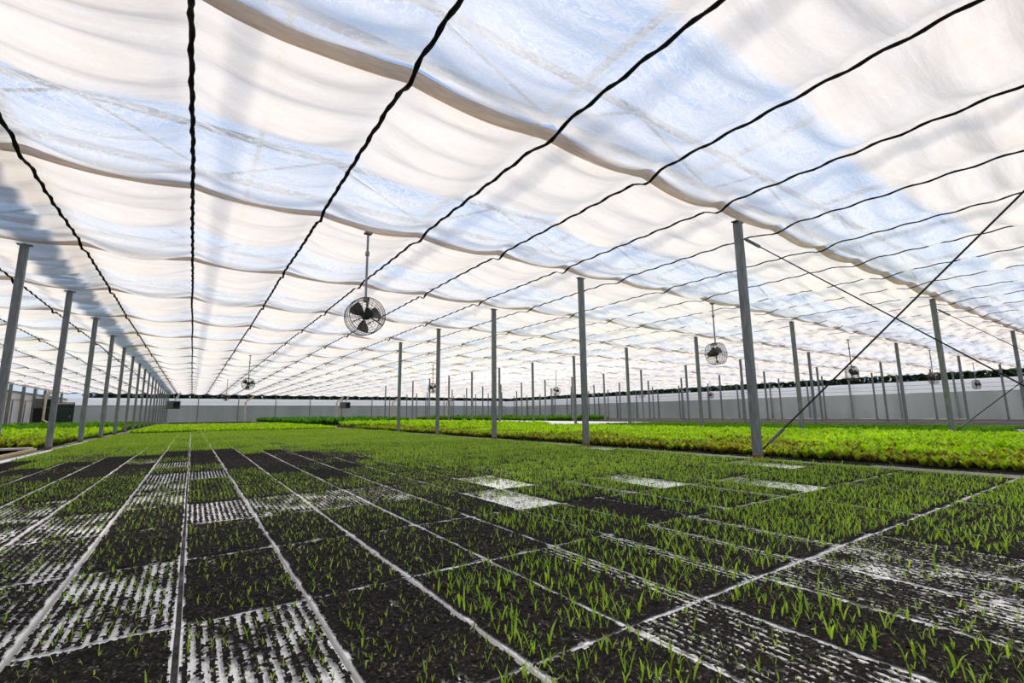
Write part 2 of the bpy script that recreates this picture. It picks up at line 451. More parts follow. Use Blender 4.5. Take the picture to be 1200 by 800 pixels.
# black cords
CORDS_R = int((WALL_R - CORD_X0) / CORD_DX); CORDS_L = int((CORD_X0 - WALL_L) / CORD_DX)
for i in range(-CORDS_L, CORDS_R + 1):
    x = CORD_X0 + CORD_DX * i
    ys = np.arange(WALL_F + .3, WALL_B - .3, .092)
    ph = 6.28 * hash2(np.array([i]), np.array([3]))[0]
    ku = (ys - POST_Y0) / BAY; d = np.abs(ku - np.round(ku)) * BAY
    z = CORD_Z - .080 + .012 * np.sin(2 * PI * ys / .46 + ph + 1.2 * vnoise(ys * .7, ys * 0 + i, 61)) - .085 * np.exp(-(d / .17) ** 2)
    xx = x + .005 * np.sin(2 * PI * ys / .46 + ph + 1.5 + vnoise(ys * .8, ys * 0 + i, 62)) + .03 * (vnoise(ys * .45, ys * 0 + i, 63) - .5)
    w = .021 + .005 * np.sin(2 * PI * ys / .23 + ph)
    hh = .006
    P = [np.stack([xx - w, ys, z + hh], -1), np.stack([xx + w, ys, z + hh], -1), np.stack([xx + w, ys, z - hh], -1), np.stack([xx - w, ys, z - hh], -1)]
    V = np.stack(P, 1); n = len(ys); ii = np.arange(n * 4).reshape(n, 4); jj = np.roll(ii, -1, axis=1)
    F = np.stack([ii[:-1], ii[1:], jj[1:], jj[:-1]], -1).reshape(-1, 4)
    o = link('curtain_cord', fast_mesh('curtain_cord', V.reshape(-1, 3), F, [M_CORD]))
    if i == 0:
        lb = 'black wavy cord under the shade cloth, the one running straight up the picture'
    else:
        lb = 'black wavy cord under the shade cloth, %s %s of the upright one' % (nth(abs(i)), 'right' if i > 0 else 'left')
    tag(o, lb, 'cord', 'black cords under the shade cloth')

# -------------------------------------------------------------------- posts
ROWNAME = ['along the cream side wall', 'on the gravel strip left of the trays', 'between the trays and the bright lettuce', 'behind the bright lettuce bed',
           'two rows behind the bright lettuce', 'three rows behind the bright lettuce', 'closest to the grey side wall']
pm = MB(); hw, hd = .052, .055
zt = POST_TOP - TRAY_Z + .03
pm.box(-hw, hw, -hd, hd, 0, zt - .03, .008)
POST_ME = pm.mesh('steel_post', M_STEEL)
fm = MB(); fm.box(-hw - .004, hw + .004, -hd - .004, hd + .004, 0, .07, .004)
fm.box(-.10, .10, -.10, .10, 0, .012)
FOOT_ME = fm.mesh('rusty_foot', M_RUST)
cm = MB(); cm.box(-.10, .10, -.05, .05, zt - .03, zt - .018); cm.box(-.02, .02, -.02, .02, zt - .03, zt + .0)
CAP_ME = cm.mesh('top_bracket', M_STEEL)
proto = link('steel_post', POST_ME)
fo = link('rusty_foot', FOOT_ME, proto); link('top_bracket', CAP_ME, proto)
tag(fo, 'rust brown foot')
first = True
for r, x in enumerate(ROW_X[1:], 1):
    for k in range(-1, 20):
        y = POST_Y0 + BAY * k
        if r <= 2 and k < 0 or r == 1 and k < 1:
            continue
        # inside the picture?
        az = math.atan2(x, y)
        if not (-.25 - .02 < az - .598 + 0 < .86 or r == 1):
            continue
        o = proto if first else copy_tree(proto)
        first = False
        o.location = (x, y, TRAY_Z - .03)
        o.rotation_euler = (0, 0, random.uniform(-.05, .05))
        n = k + 1 if r > 2 else (k + 1 if r == 2 else k)
        o['_k'] = n
        tag(o, None, 'post', 'steel posts ' + ROWNAME[r])
byrow = {}
for o in list(COL.objects):
    if '_k' in o.keys():
        byrow.setdefault(o['group'], []).append(o)
for gname, os_ in byrow.items():
    os_.sort(key=lambda o: o['_k'])
    for i, o in enumerate(os_, 1):
        o['label'] = 'grey steel post, %s in the row %s' % (nth(i), gname.replace('steel posts ', ''))
        del o['_k']

# wall posts
wp = MB(); wp.box(-.06, .06, -.06, .06, 0, 4.05, .006)
wk = MB(); wk.tube([(0, 0, 3.55), (-.42, 0, 3.98)], .03, 6)
wproto = None
for k in range(0, 20):
    y = POST_Y0 + BAY * k + .0
    if wproto is None:
        wproto = wp.build('wall_post', M_STEEL); wk.build('knee_brace', M_STEEL, wproto); o = wproto
    else:
        o = copy_tree(wproto)
    o.location = (WALL_R - .18, y, 0)
    tag(o, 'grey steel wall post, %s from the camera along the grey side wall' % nth(k + 1), 'post', 'posts of the grey side wall')
lproto = None
lp = MB(); lp.box(-.11, .11, -.06, .06, 0, 3.84, .006)
lb_ = MB(); lb_.box(-.04, .04, 1.0, 1.06, 0, 2.6)
for k in range(11, 20):
    y = POST_Y0 + BAY * k
    if lproto is None:
        lproto = lp.build('wall_post', M_OLDSTEEL); lb_.build('mullion', M_OLDSTEEL, lproto); o = lproto
    else:
        o = copy_tree(lproto)
    o.location = (WALL_L + .2, y, 0)
    tag(o, 'dark steel wall post, %s along the cream lit wall' % nth(k - 10), 'post', 'posts of the cream side wall')
bproto = None
bw = MB(); bw.box(-.05, .05, -.05, .05, 0, 4.05, .006)
for i, x in enumerate(np.arange(-9.0, 50, 4.79)):
    if bproto is None:
        bproto = bw.build('wall_post', M_OLDSTEEL); o = bproto
    else:
        o = copy_tree(bproto)
    o.location = (float(x), WALL_B - .14, 0)
    tag(o, 'slim grey post, %s from the dark door along the far end wall' % nth(i + 1), 'post', 'posts of the far end wall')

# --------------------------------------------------------------------- fans
def make_fan():
    root = link('circulation_fan', None)
    R, L = .285, .15       # cage radius and half depth, axis = local +Y is the air outlet, motor at -Y
    st = MB(); st.tube([(0, 0, R - .03), (0, 0, 1.42)], .019, 8)
    st.box(-.028, .028, -.028, .028, 1.02, 1.09, .004)
    so = st.build('stem', M_STEM, root)
    bk = MB(); bk.box(-.06, .06, -.05, .05, 1.39, 1.42, .004); bk.build('ceiling_bracket', M_STEM, so)
    cg = MB()
    for y, rr in ((-L, R), (L, R), (0, R + .012), (-L * .5, R + .008), (L * .5, R + .008)):
        cg.ring((0, y, 0), (0, 1, 0), rr, .006 if abs(y) == L else .0035, 48, 5)
    for kk in range(64):
        a = 2 * PI * kk / 64; ca, sa = math.cos(a), math.sin(a)
        cg.tube([(R * ca, -L, R * sa), ((R + .012) * ca, 0, (R + .012) * sa), (R * ca, L, R * sa)], .0024, 4, cap=False)
    cg.build('cage_drum', M_CAGE, root)
    for nm, y, dome in (('front_grille', L, .05), ('rear_grille', -L, -.04)):
        gm = MB()
        for q in range(1, 7):
            rr = R * q / 7.0; yy = y + dome * (1 - (rr / R) ** 2)
            gm.ring((0, yy, 0), (0, 1, 0), rr, .0022, 40, 4)
        for kk in range(20):
            a = 2 * PI * kk / 20; ca, sa = math.cos(a), math.sin(a)
            gm.tube([(rr * ca, y + dome * (1 - (rr / R) ** 2), rr * sa) for rr in np.linspace(.03, R, 6)], .0024, 4, cap=False)
        gm.build(nm, M_CAGE, root)
    mo = MB()
    mo.tube([(0, -.22, 0), (0, -.215, 0), (0, -.06, 0), (0, -.05, 0)], .07, 16, rad=[.05, .068, .068, .05])
    mo.box(-.03, .03, -.17, -.08, .06, .11, .006)
    moo = mo.build('motor', M_DARK, root)
    sp = MB()
    for kk in range(3):
        a = PI / 2 + 2 * PI * kk / 3
        sp.tube([(.06 * math.cos(a), -.12, .06 * math.sin(a)), (R * math.cos(a), -L + .01, R * math.sin(a))], .009, 6)
    sp.build('motor_mount', M_CAGE, root)
    yk = MB(); yk.box(-.035, .035, -.10, .02, R - .05, R + .02, .006); yk.tube([(0, -.10, .06), (0, -.06, R - .02)], .014, 6)
    yk.build('yoke', M_STEM, root)
    hb = MB(); hb.tube([(0, -.05, 0), (0, .05, 0), (0, .075, 0)], .05, 14, rad=[.045, .045, .02])
    hb.build('hub', M_DARK, root)
    for kk in range(3):
        bl = MB(); a0 = 2 * PI * kk / 3 + .4; vs = []
        nr, na = 6, 6
        for th in (0, .004):
            for i in range(nr):
                rr = .045 + (R - .075) * i / (nr - 1)
                half = .22 + .30 * math.sin(PI * min(1, .18 + .62 * i / (nr - 1)))
                for j in range(na):
                    tt = -1 + 2 * j / (na - 1); a = a0 + half * tt
                    vs.append((rr * math.cos(a), .008 + .055 * tt * (1 - .35 * i / (nr - 1)) - .012 * tt * tt + th, rr * math.sin(a)))
        fs = []
        for s in (0, nr * na):
            for i in range(nr - 1):
                for j in range(na - 1):
                    q = (s + i * na + j, s + i * na + j + 1, s + (i + 1) * na + j + 1, s + (i + 1) * na + j)
                    fs.append(q if s else q[::-1])
        bl.add(vs, fs); bl.build('blade', M_BLADE, root, smooth=True)
    return root


fan = make_fan()
FANS = [  # x, y, turned, label
    (2.18, 7.4, 0, 'round caged fan hanging over the trays, largest of all the fans'),
    (11.75, 7.32, 1, 'caged fan seen side-on, hanging left of the thick post with bracing cables'),
    (2.16, 26.2, 0, 'small caged fan hanging far over the trays beside the upright black cord'),
    (11.87, 25.95, 1, 'small round caged fan partly behind a post above the far lettuce'),
    (21.52, 26.0, 0, 'tiny dark fan hanging just left of the second tallest central post'),
    (22.6, 8.05, 0, 'side-on caged fan crossed by the long diagonal cable'),
    (30.9, 7.5, 1, 'brownish fan hanging left of the post behind the crossed cables'),
    (41.9, 8.1, 0, 'pale caged fan hanging low before the grey wall at the far right'),
    (31.6, 26.8, 0, 'tiny fan before the grey wall, between two middle posts'),
    (41.6, 26.8, 1, 'tiny dark fan before the white wall boards, left of the thick post'),
    (2.2, 44.8, 0, 'farthest tiny fan near the end wall over the grassy trays'),
]
for i, (x, y, turned, lb) in enumerate(FANS):
    o = fan if i == 0 else copy_tree(fan)
    o.location = (x, y, CAM_Z + (1.57 if i != 5 else 1.52))
    o.rotation_euler = (0, 0, PI if turned else 0)
    tag(o, lb, 'fan', 'circulation fans under the shade cloth')

# bracing cables between the two nearest posts of two rows
def cable(p, q, lb, r=.009, buckle=.12):
    p = Vector(p); q = Vector(q)
    o = link('bracing_cable', None)
    o.location = p
    d = q - p
    m = MB(); m.tube([(0, 0, 0), tuple(d)], r, 6); m.build('wire', M_CABLE, o)
    m = MB(); u = d.normalized(); L = d.length
    a = u * (L * buckle)
    m.tube([tuple(a - u * .16), tuple(a - u * .13), tuple(a + u * .13), tuple(a + u * .16)], .02, 8, rad=[.012, .024, .024, .012])
    m.build('turnbuckle', M_STEEL, o)
    tag(o, lb, 'cable', 'diagonal bracing cables')


z0, z1 = TRAY_Z + .12, POST_TOP - .32
cable((6.95, POST_Y0 - .08, z0), (6.95, .14, z1 + .12), 'thick dark diagonal cable rising from the foot of the thickest post', .011, .06)
cable((6.99, POST_Y0 - .08, z1), (6.99, .14, z0), 'thin dark cable sloping down from the top of the thickest post', .009, .03)
cable((16.52, POST_Y0 - .08, z0), (16.52, .14, z1), 'grey diagonal cable rising from the foot of the post behind the lettuce', .011, .06)
cable((16.56, POST_Y0 - .08, z1), (16.56, .14, z0), 'thin cable sloping down from the top of the post behind the lettuce', .009, .03)

# dark control box on the nearest left post
cb = MB(); cb.box(-.20, -.06, -.09, .05, 1.36, 1.56, .01); o = cb.build('control_box', M_DARK)
o.location = (-2.63, POST_Y0 + BAY, TRAY_Z - .03)
cb2 = MB(); cb2.tube([(-.12, -.02, 1.30), (-.12, -.02, 1.36)], .02, 8); cb2.tube([(-.12, -.02, 1.56), (-.12, -.02, 1.66), (-.08, -.02, 1.70)], .014, 8); cb2.build('conduit', M_CABLE, o)
tag(o, 'small black control box fixed to the nearest left post', 'control box')

# ------------------------------------------------------------ seedling trays
PX, PY = .388, .848
TX, TY = .374, .832     # tray size


def tray_mesh():
    m = MB(); x, y, h = TX / 2, TY / 2, .07
    m.box(-x, x, -y, y, -h, -.004, .006)
    # rims, slightly proud of the top
    for a in (-1, 1):
        m.box(min(a * x, a * (x - .014)), max(a * x, a * (x - .014)), -y, y, -.006, 0, .0025)
        m.box(-x + .0145, x - .0145, min(a * y, a * (y - .014)), max(a * y, a * (y - .014)), -.006, 0, .0025)
    return m.mesh('seedling_tray', M_TRAY)


TRAY_ME = tray_mesh()
NROW = 12


def soil_mesh(kind, seed):
    """a crumbly layer of soil on the tray; cells are left out where the white foam shows"""
    nx, ny = 60, 118
    xs = np.linspace(-TX / 2 + .001, TX / 2 - .001, nx + 1); ys = np.linspace(-TY / 2 + .001, TY / 2 - .001, ny + 1)
    X, Y = np.meshgrid(xs, ys)
    inner = (np.abs(X) < TX / 2 - .004) & (np.abs(Y) < TY / 2 - .004)
    X0, Y0 = X, Y
    X = X + inner * .0042 * (vnoise(X0 * 260, Y0 * 260, seed + 8) - .5); Y = Y + inner * .005 * (vnoise(X0 * 260, Y0 * 260, seed + 9) - .5)
    Z = .002 + .007 * vnoise(X * 160, Y * 160, seed) + .004 * vnoise(X * 45, Y * 45, seed + 1)
    cx = (X[:-1, :-1] + X[1:, 1:]) / 2; cy = (Y[:-1, :-1] + Y[1:, 1:]) / 2
    n1 = vnoise(cx * 55, cy * 28, seed + 2); n2 = vnoise(cx * 130, cy * 110, seed + 3); n3 = vnoise(cx * 9, cy * 5, seed + 4)
    pit = TX / NROW
    f = np.abs(((cx + TX / 2) / pit) % 1 - .5) * 2      # 0 mid row .. 1 between rows
    if kind in ('striped', 'bare_striped'):
        lim = .80 - .85 * np.clip(n3 - .35, 0, .5) if kind == 'striped' else .66 - .2 * n3
        keep = f + .5 * (n1 - .5) + .85 * (n2 - .5) < lim
    elif kind == 'white':
        keep = (n2 * .6 + n1 * .4) < .36 + .20 * (n3 - .5) + .30 * np.clip(cy / TY + .1 * (n3 - .5), -.3, .6)
    elif kind in ('edge', 'far_edge'):
        side = cx if kind == 'edge' else -cx
        z = np.clip((side - TX / 2 + .155) / .13, 0, 1)
        keep = (f + .35 * (n1 - .5) + .5 * (n2 - .5) < 1.25 - .75 * z)
    else:
        keep = n1 * .5 + n2 * .5 < (.80 if kind != 'bare' else .9) - .12 * (n3 > .75)
    # soil spills over the rim in places
    ex = TX / 2 - np.abs(cx); ey = TY / 2 - np.abs(cy); sp = vnoise(cx * 14, cy * 14, seed + 6)
    keep &= (ex > .019 * (sp - .22) + .007 * (n2 - .5)) & (ey > .021 * (sp - .30) + .007 * (n2 - .5))
    idx = np.arange((nx + 1) * (ny + 1)).reshape(ny + 1, nx + 1)
    F = np.stack([idx[:-1, :-1], idx[:-1, 1:], idx[1:, 1:], idx[1:, :-1]], -1)[keep]
    used, inv = np.unique(F, return_inverse=True)
    V = np.stack([X, Y, Z], -1).reshape(-1, 3)[used]
    return fast_mesh('soil', V, inv.reshape(-1, 4), [M_SOIL])


def blade_batch(px, py, pz, az, h, lean, w, curl, nseg=4):
    """ribbon leaves from points; returns verts, quads"""
    n = len(px); t = np.linspace(0, 1, nseg + 1)[None, :]
    ang = lean[:, None] + curl[:, None] * t ** 1.5
    s = h[:, None] / nseg
    r = np.concatenate([np.zeros((n, 1)), np.cumsum(np.sin(ang[:, :-1]) * s, 1)], 1)
    z = np.concatenate([np.zeros((n, 1)), np.cumsum(np.cos(ang[:, :-1]) * s, 1)], 1)
    cw = w[:, None] * (.35 + 1.9 * t - 2.2 * t ** 2.2)
    cw = np.maximum(cw, w[:, None] * .04)
    ca, sa = np.cos(az)[:, None], np.sin(az)[:, None]
    cx = px[:, None] + ca * r; cy = py[:, None] + sa * r; cz = pz[:, None] + z
    A = np.stack([cx - sa * cw / 2, cy + ca * cw / 2, cz], -1); B = np.stack([cx + sa * cw / 2, cy - ca * cw / 2, cz], -1)
    V = np.stack([A, B], 2).reshape(-1, 3)
    base = (np.arange(n) * (nseg + 1) * 2)[:, None] + (np.arange(nseg) * 2)[None, :]
    F = np.stack([base, base + 1, base + 3, base + 2], -1).reshape(-1, 4)
    return V, F


def sprout_cells(frac, seed, keep_noise=.5):
    rs = np.random.default_rng(seed)
    pit = TX / NROW; ny = 25
    ix, iy = np.meshgrid(np.arange(NROW), np.arange(ny))
    x = -TX / 2 + pit * (ix + .5); y = -TY / 2 + .02 + (TY - .04) * (iy + .5) / ny
    x = (x + rs.normal(0, .004, x.shape)).ravel(); y = (y + rs.normal(0, .007, y.shape)).ravel()
    pr = frac + keep_noise * (vnoise(x * 7, y * 6, seed) - .5)
    k = rs.random(len(x)) < pr
    return np.clip(x[k], -TX / 2 + .02, TX / 2 - .02), np.clip(y[k], -TY / 2 + .02, TY / 2 - .02), rs


def sprouts_mesh(frac, hmean, seed, mat, nseg=4, leaves=(2, 4), name='sprout_foliage', wmul=1.0):
    x, y, rs = sprout_cells(frac, seed)
    n = len(x); nl = rs.integers(leaves[0], leaves[1], n)
    px = np.repeat(x, nl); py = np.repeat(y, nl); m = len(px)
    hh = np.repeat(hmean * rs.lognormal(0, .25, n), nl) * rs.uniform(.6, 1.1, m)
    az0 = np.repeat(rs.uniform(0, 2 * PI, n), nl)
    order = np.concatenate([np.arange(q) for q in nl])
    az = az0 + order * PI * .93 + rs.normal(0, .35, m)
    lean = rs.uniform(.05, .38, m); curl = rs.uniform(.2, 1.5, m)
    w = hh * rs.uniform(.095, .15, m) * wmul
    V, F = blade_batch(px, py, np.full(m, .002), az, hh, lean, w, curl, nseg)
    lx, ly = TX / 2 + .006, TY / 2 + .006
    V[:, 0] = np.clip(V[:, 0], -lx, lx); V[:, 1] = np.clip(V[:, 1], -ly, ly)
    return fast_mesh(name, V, F, [mat], smooth=True)


SOIL = {k: [soil_mesh(k, 100 + 17 * i + 7 * j) for j in range(n)] for i, (k, n) in enumerate(
    [('full', 3), ('striped', 3), ('bare_striped', 2), ('bare', 1), ('white', 2), ('edge', 2), ('far_edge', 1)])}
SPR = {
    'dense': [sprouts_mesh(.80, .044, 200 + j, M_SPROUT2) for j in range(3)],
    'medium': [sprouts_mesh(.62, .032, 210 + j, M_SPROUT) for j in range(3)],
    'sparse': [sprouts_mesh(.42, .029, 220 + j, M_SPROUT) for j in range(3)],
    'few': [sprouts_mesh(.22, .026, 230 + j, M_SPROUT, leaves=(2, 3)) for j in range(2)],
    'tall': [sprouts_mesh(.52, .046, 240 + j, M_SPROUT2) for j in range(3)],
}
KINDS = {   # kind: (soil, sprouts, words)
    'dense': ('full', 'dense', 'crowded green sprout tray'),
    'medium': ('full', 'medium', 'dark short-sprout tray'),
    'sparse': ('full', 'sparse', 'black thin-sprout tray'),
    'tall': ('full', 'tall', 'black tall-sprout tray'),
    'striped': ('striped', 'sparse', 'white-striped sprout tray'),
    'bare_striped': ('bare_striped', None, 'white-striped empty tray'),
    'bare': ('bare', None, 'bare dark tray'),
    'soot': ('full', 'few', 'dark nearly bare tray'),
    'white': ('white', 'medium', 'mostly white tray'),
    'edge': ('edge', 'tall', 'black white-edged tray'),
    'far_edge': ('far_edge', 'dense', 'green white-edged tray'),
}
OVER = {}
for kind, cells in {
    'striped': [(-3, 4), (-2, 1), (-2, 2), (-2, 3), (-1, 1), (-1, 4), (-1, 5), (0, 0), (1, 3), (3, -1), (3, 3), (2, 3), (5, -1), (7, -1), (-3, 2), (-3, 3), (6, -1)],
    'bare_striped': [(0, 3), (0, 6), (-1, 8), (-1, 6)],
    'bare': [(-5, 8), (-3, 7), (-3, 8), (-2, 8), (-4, 7), (-4, 9), (-3, 9), (0, 8), (0, 11), (0, 9), (0, 10), (1, 7), (1, 8), (1, 9), (1, 10), (1, 11), (2, 6), (2, 7), (2, 9), (2, 8),
             (3, 5), (3, 7), (3, 8), (3, 10), (4, 6), (4, 8), (5, 7), (6, 1), (-2, 10), (4, 9)],
    'white': [(5, 2), (9, 2), (11, 1), (16, 6), (15, 2), (6, 3)],
    'medium': [(2, 4), (1, 4), (1, 5), (0, 4), (0, 5), (0, 7), (-1, 7), (-1, 9), (-2, 5), (-2, 6), (-2, 4), (3, 4), (4, 4), (4, 5), (-4, 4), (-4, 5), (-4, 6), (-3, 5), (-3, 6), (4, 3), (5, 4), (3, 2), (2, 2)],
    'sparse': [(0, 1), (0, 2), (1, 2), (1, 1), (-1, 2), (-1, 3), (1, 0), (3, 1), (4, 2), (2, 1), (-4, 3), (-3, 1)],
    'soot': [(-1, 0), (-2, 7), (-4, 8), (3, 9), (4, 7), (5, 8), (3, 6)],
    'tall': [(2, 0), (2, -1), (4, 1), (4, -1), (5, 1), (1, -1)],
    'edge': [(3, 0), (4, 0), (5, 0), (6, 0)],
    'dense': [(5, 2 + 0)][:0],
}.items():
    for cc in cells:
        OVER[cc] = kind


def kind_of(c, r):
    if (c, r) in OVER:
        return OVER[(c, r)]
    h = hash2(np.array([c]), np.array([r]), 77)[0]
    if r >= 12:
        return 'dense' if h < .90 else ('far_edge' if h < .95 else 'medium')
    if 8 <= r < 12 and c < 8:
        return 'medium' if h < .35 else ('dense' if h < .7 else ('bare' if h < .9 else 'striped'))
    if c >= 7:
        return 'dense' if h < .62 else ('far_edge' if h < .80 else ('tall' if h < .95 else 'edge'))
    if c >= 3:
        return 'dense' if h < .4 else ('edge' if h < .58 else ('medium' if h < .9 else 'tall'))
    return 'medium' if h < .7 else ('sparse' if h < .85 else 'striped')


# camera (needed here to know which trays the picture shows)
f_px, pitch, yaw, roll = 545.4, .154, .598, -.010
fw = Vector((math.sin(yaw) * math.cos(pitch), math.cos(yaw) * math.cos(pitch), math.sin(pitch)))
rt = Vector((math.cos(yaw), -math.sin(yaw), 0)); up = rt.cross(fw)
rt, up = rt * math.cos(roll) + up * math.sin(roll), up * math.cos(roll) - rt * math.sin(roll)
cam_d = bpy.data.cameras.new('camera'); cam_d.sensor_width = 36; cam_d.lens = 36 * f_px / 1200; cam_d.clip_start = .05; cam_d.clip_end = 400
cam = bpy.data.objects.new('camera', cam_d); COL.objects.link(cam)
cam.matrix_world = Matrix(((rt.x, up.x, -fw.x, 0), (rt.y, up.y, -fw.y, 0), (rt.z, up.z, -fw.z, CAM_Z), (0, 0, 0, 1)))
scene.camera = cam


def in_view(x, y, z):
    p = Vector((x, y, z - CAM_Z)); d = p.dot(fw)
    if d < .1:
        return False
    return -10 < 600 + f_px * p.dot(rt) / d < 1210 and 400 - f_px * p.dot(up) / d < 815


cells = []
for c in range(-6, 17):
    for r in range(-2, 28):
        x = .015 + PX * (c + .5); y = 1.10 + PY * (r + .5)
        if any(in_view(x + a * PX / 2, y + bb * PY / 2, TRAY_Z) for a in (-1, -.5, 0, .5, 1) for bb in (-1, -.5, 0, .5, 1)):
            d = Vector((x, y, 0)).length
            cells.append((d ** 3, c, r, x, y))
cells.sort()
NEAR, FAR = cells[:300], cells[300:]


def side_words(c):
    if c == 0:
        return 'just right of the rail gap'
    if c > 0:
        return '%s column right of the rail gap' % nth(c + 1)
    if c == -1:
        return 'just left of the rail gap'
    return '%s column left of the rail gap' % nth(-c)


firstrow = {}
for _d, c, r, x, y in NEAR:
    firstrow[c] = min(firstrow.get(c, 99), r)
made = {}
for n, (_d, c, r, x, y) in enumerate(NEAR):
    kd = kind_of(c, r); so, sp, wd = KINDS[kd]
    h = hash2(np.array([c, c, c, c]), np.array([r, r, r, r]) + np.array([0, 40, 80, 120]), 5)
    flip = h[0] > .5 and so not in ('edge', 'far_edge', 'white')
    o = link('seedling_tray', TRAY_ME)
    o.location = (x + .008 * (h[1] - .5), y + .012 * (h[2] - .5), TRAY_Z)
    o.rotation_euler = (0, 0, (PI if flip else 0) + .007 * (h[3] - .5))
    s = link('soil', SOIL[so][int(h[1] * 97) % len(SOIL[so])], o)
    if so == 'white':
        s['kind'] = 'stuff'
    if sp:
        q = link('sprout_foliage', SPR[sp][int(h[2] * 97) % len(SPR[sp])], o)
        q['kind'] = 'stuff'
    tag(o, '%s, %s, %s from camera' % (wd, side_words(c), nth(r - firstrow[c] + 1)), 'tray', 'seedling trays on the rails')

# the far trays: one mass
box = np.array([(a * (PX / 2 - .001), bb * TY / 2, z) for z in (-.07, 0) for a, bb in ((-1, -1), (1, -1), (1, 1), (-1, 1))])
boxf = np.array([(0, 3, 2, 1), (4, 5, 6, 7), (0, 1, 5, 4), (1, 2, 6, 5), (2, 3, 7, 6), (3, 0, 4, 7)])
V, F, MI = [], [], []; off = 0
far_sp = {k: [None] * 3 for k in ('dense', 'medium')}
for j in range(3):
    for kk, fr, hm in (('dense', .85, .050), ('medium', .65, .040)):
        me = sprouts_mesh(fr, hm, 300 + j, M_SPROUT2, nseg=2, leaves=(2, 4), name='far', wmul=1.25)
        vv = np.zeros(len(me.vertices) * 3, np.float32); me.vertices.foreach_get('co', vv)
        ff = np.zeros(len(me.loops), np.int32); me.loops.foreach_get('vertex_index', ff)
        far_sp[kk][j] = (vv.reshape(-1, 3), ff.reshape(-1, 4)); bpy.data.meshes.remove(me)
for n, (_d, c, r, x, y) in enumerate(FAR):
    kd = kind_of(c, r); T = np.array([x, y, TRAY_Z])
    V.append(box + T); F.append(boxf + off); MI += [0] * 6; off += 8
    lx, ly = TX / 2 - .012, TY / 2 - .012
    V.append(np.array([(-lx, -ly, .006), (lx, -ly, .006), (lx, ly, .006), (-lx, ly, .006)]) + T); F.append(np.array([[0, 1, 2, 3]]) + off); MI += [1]; off += 4
    if kd not in ('bare', 'bare_striped'):
        vv, ff = far_sp['medium' if kd in ('medium', 'sparse', 'striped') else 'dense'][n % 3]
        hs = (.55 + .65 * hash2(np.array([r // 2]), np.array([c // 9]), 8)[0]) * (.8 + .4 * hash2(np.array([r]), np.array([c]), 9)[0])
        V.append(vv * np.array([1.05, 1.03, hs]) + T); F.append(ff + off); MI += [2] * len(ff); off += len(vv)
o = link('far_seedlings', fast_mesh('far_seedlings', np.concatenate(V), np.concatenate(F), [M_TRAY, M_SOIL, M_SPROUT2], MI))
tag(o, 'grassy mass of seedling trays stretching to the far end of the bed', 'seedlings', kind='stuff')

# rails the trays hang on
rl = MB()
rl.box(-.024, .024, -1.2, 25.0, TRAY_Z - .082, TRAY_Z - .072); rl.box(-.005, .005, -1.2, 25.0, 0.0, TRAY_Z - .082)
rme = rl.mesh('tray_rail', M_RAIL)
for c in range(-6, 18):
    o = link('tray_rail', rme); o.location = (.015 + PX * c, 0, 0)
    tag(o, 'light grey metal rail in the gap %s' % ('running straight up the picture' if c == 0 else '%s %s of the one running straight up' % (nth(abs(c)), 'right' if c > 0 else 'left')),
        'rail', 'rails under the seedling trays')


# ---------------------------------------------------------------- crop beds
def leafy(x0, x1, y0, y1, step, size, height, leaves, seed, cut=None, z=TRAY_Z):
    rs = np.random.default_rng(seed)
    nx = max(1, int((x1 - x0) / step)); ny = max(1, int((y1 - y0) / step))
    X, Y = np.meshgrid(x0 + (np.arange(nx) + .5) * (x1 - x0) / nx, y0 + (np.arange(ny) + .5) * (y1 - y0) / ny)
    X = (X + rs.normal(0, step * .15, X.shape)).ravel(); Y = (Y + rs.normal(0, step * .15, Y.shape)).ravel()
    if cut is not None:
        k = cut(X, Y, rs); X, Y = X[k], Y[k]
    n = len(X)
    sc = rs.lognormal(0, .14, n) * (.86 + .28 * vnoise(X * .8, Y * .8, seed))
    px = np.repeat(X, leaves); py = np.repeat(Y, leaves); m = len(px)
    az = np.tile(np.arange(leaves) * 2.4, n) + np.repeat(rs.uniform(0, 6.28, n), leaves)
    ls = np.repeat(sc, leaves) * size * rs.uniform(.8, 1.15, m)
    lean = rs.uniform(.15, .8, m) * (1.2 - height); curl = rs.uniform(.35, 1.0, m)
    return blade_batch(px, py, np.full(m, z), az, ls, lean, ls * .62, curl, 3)


def in_sight(X, Y):
    a = np.arctan2(X, Y); return (a > .598 - .92) & (a < .598 + .92)


def bed(name, mat, label, parts, cat='crop bed'):
    V, F, off = [], [], 0
    for kw in parts:
        v, f = leafy(**kw); V.append(v); F.append(f + off); off += len(v)
    o = link(name, fast_mesh(name, np.concatenate(V), np.concatenate(F), [mat], smooth=True))
    return tag(o, label, cat, kind='stuff')


C = lambda X, Y, rs: in_sight(X, Y)
def rag(edge, lo):
    return lambda X, Y, rs: in_sight(X, Y) & (((X - edge) < 0) == lo)

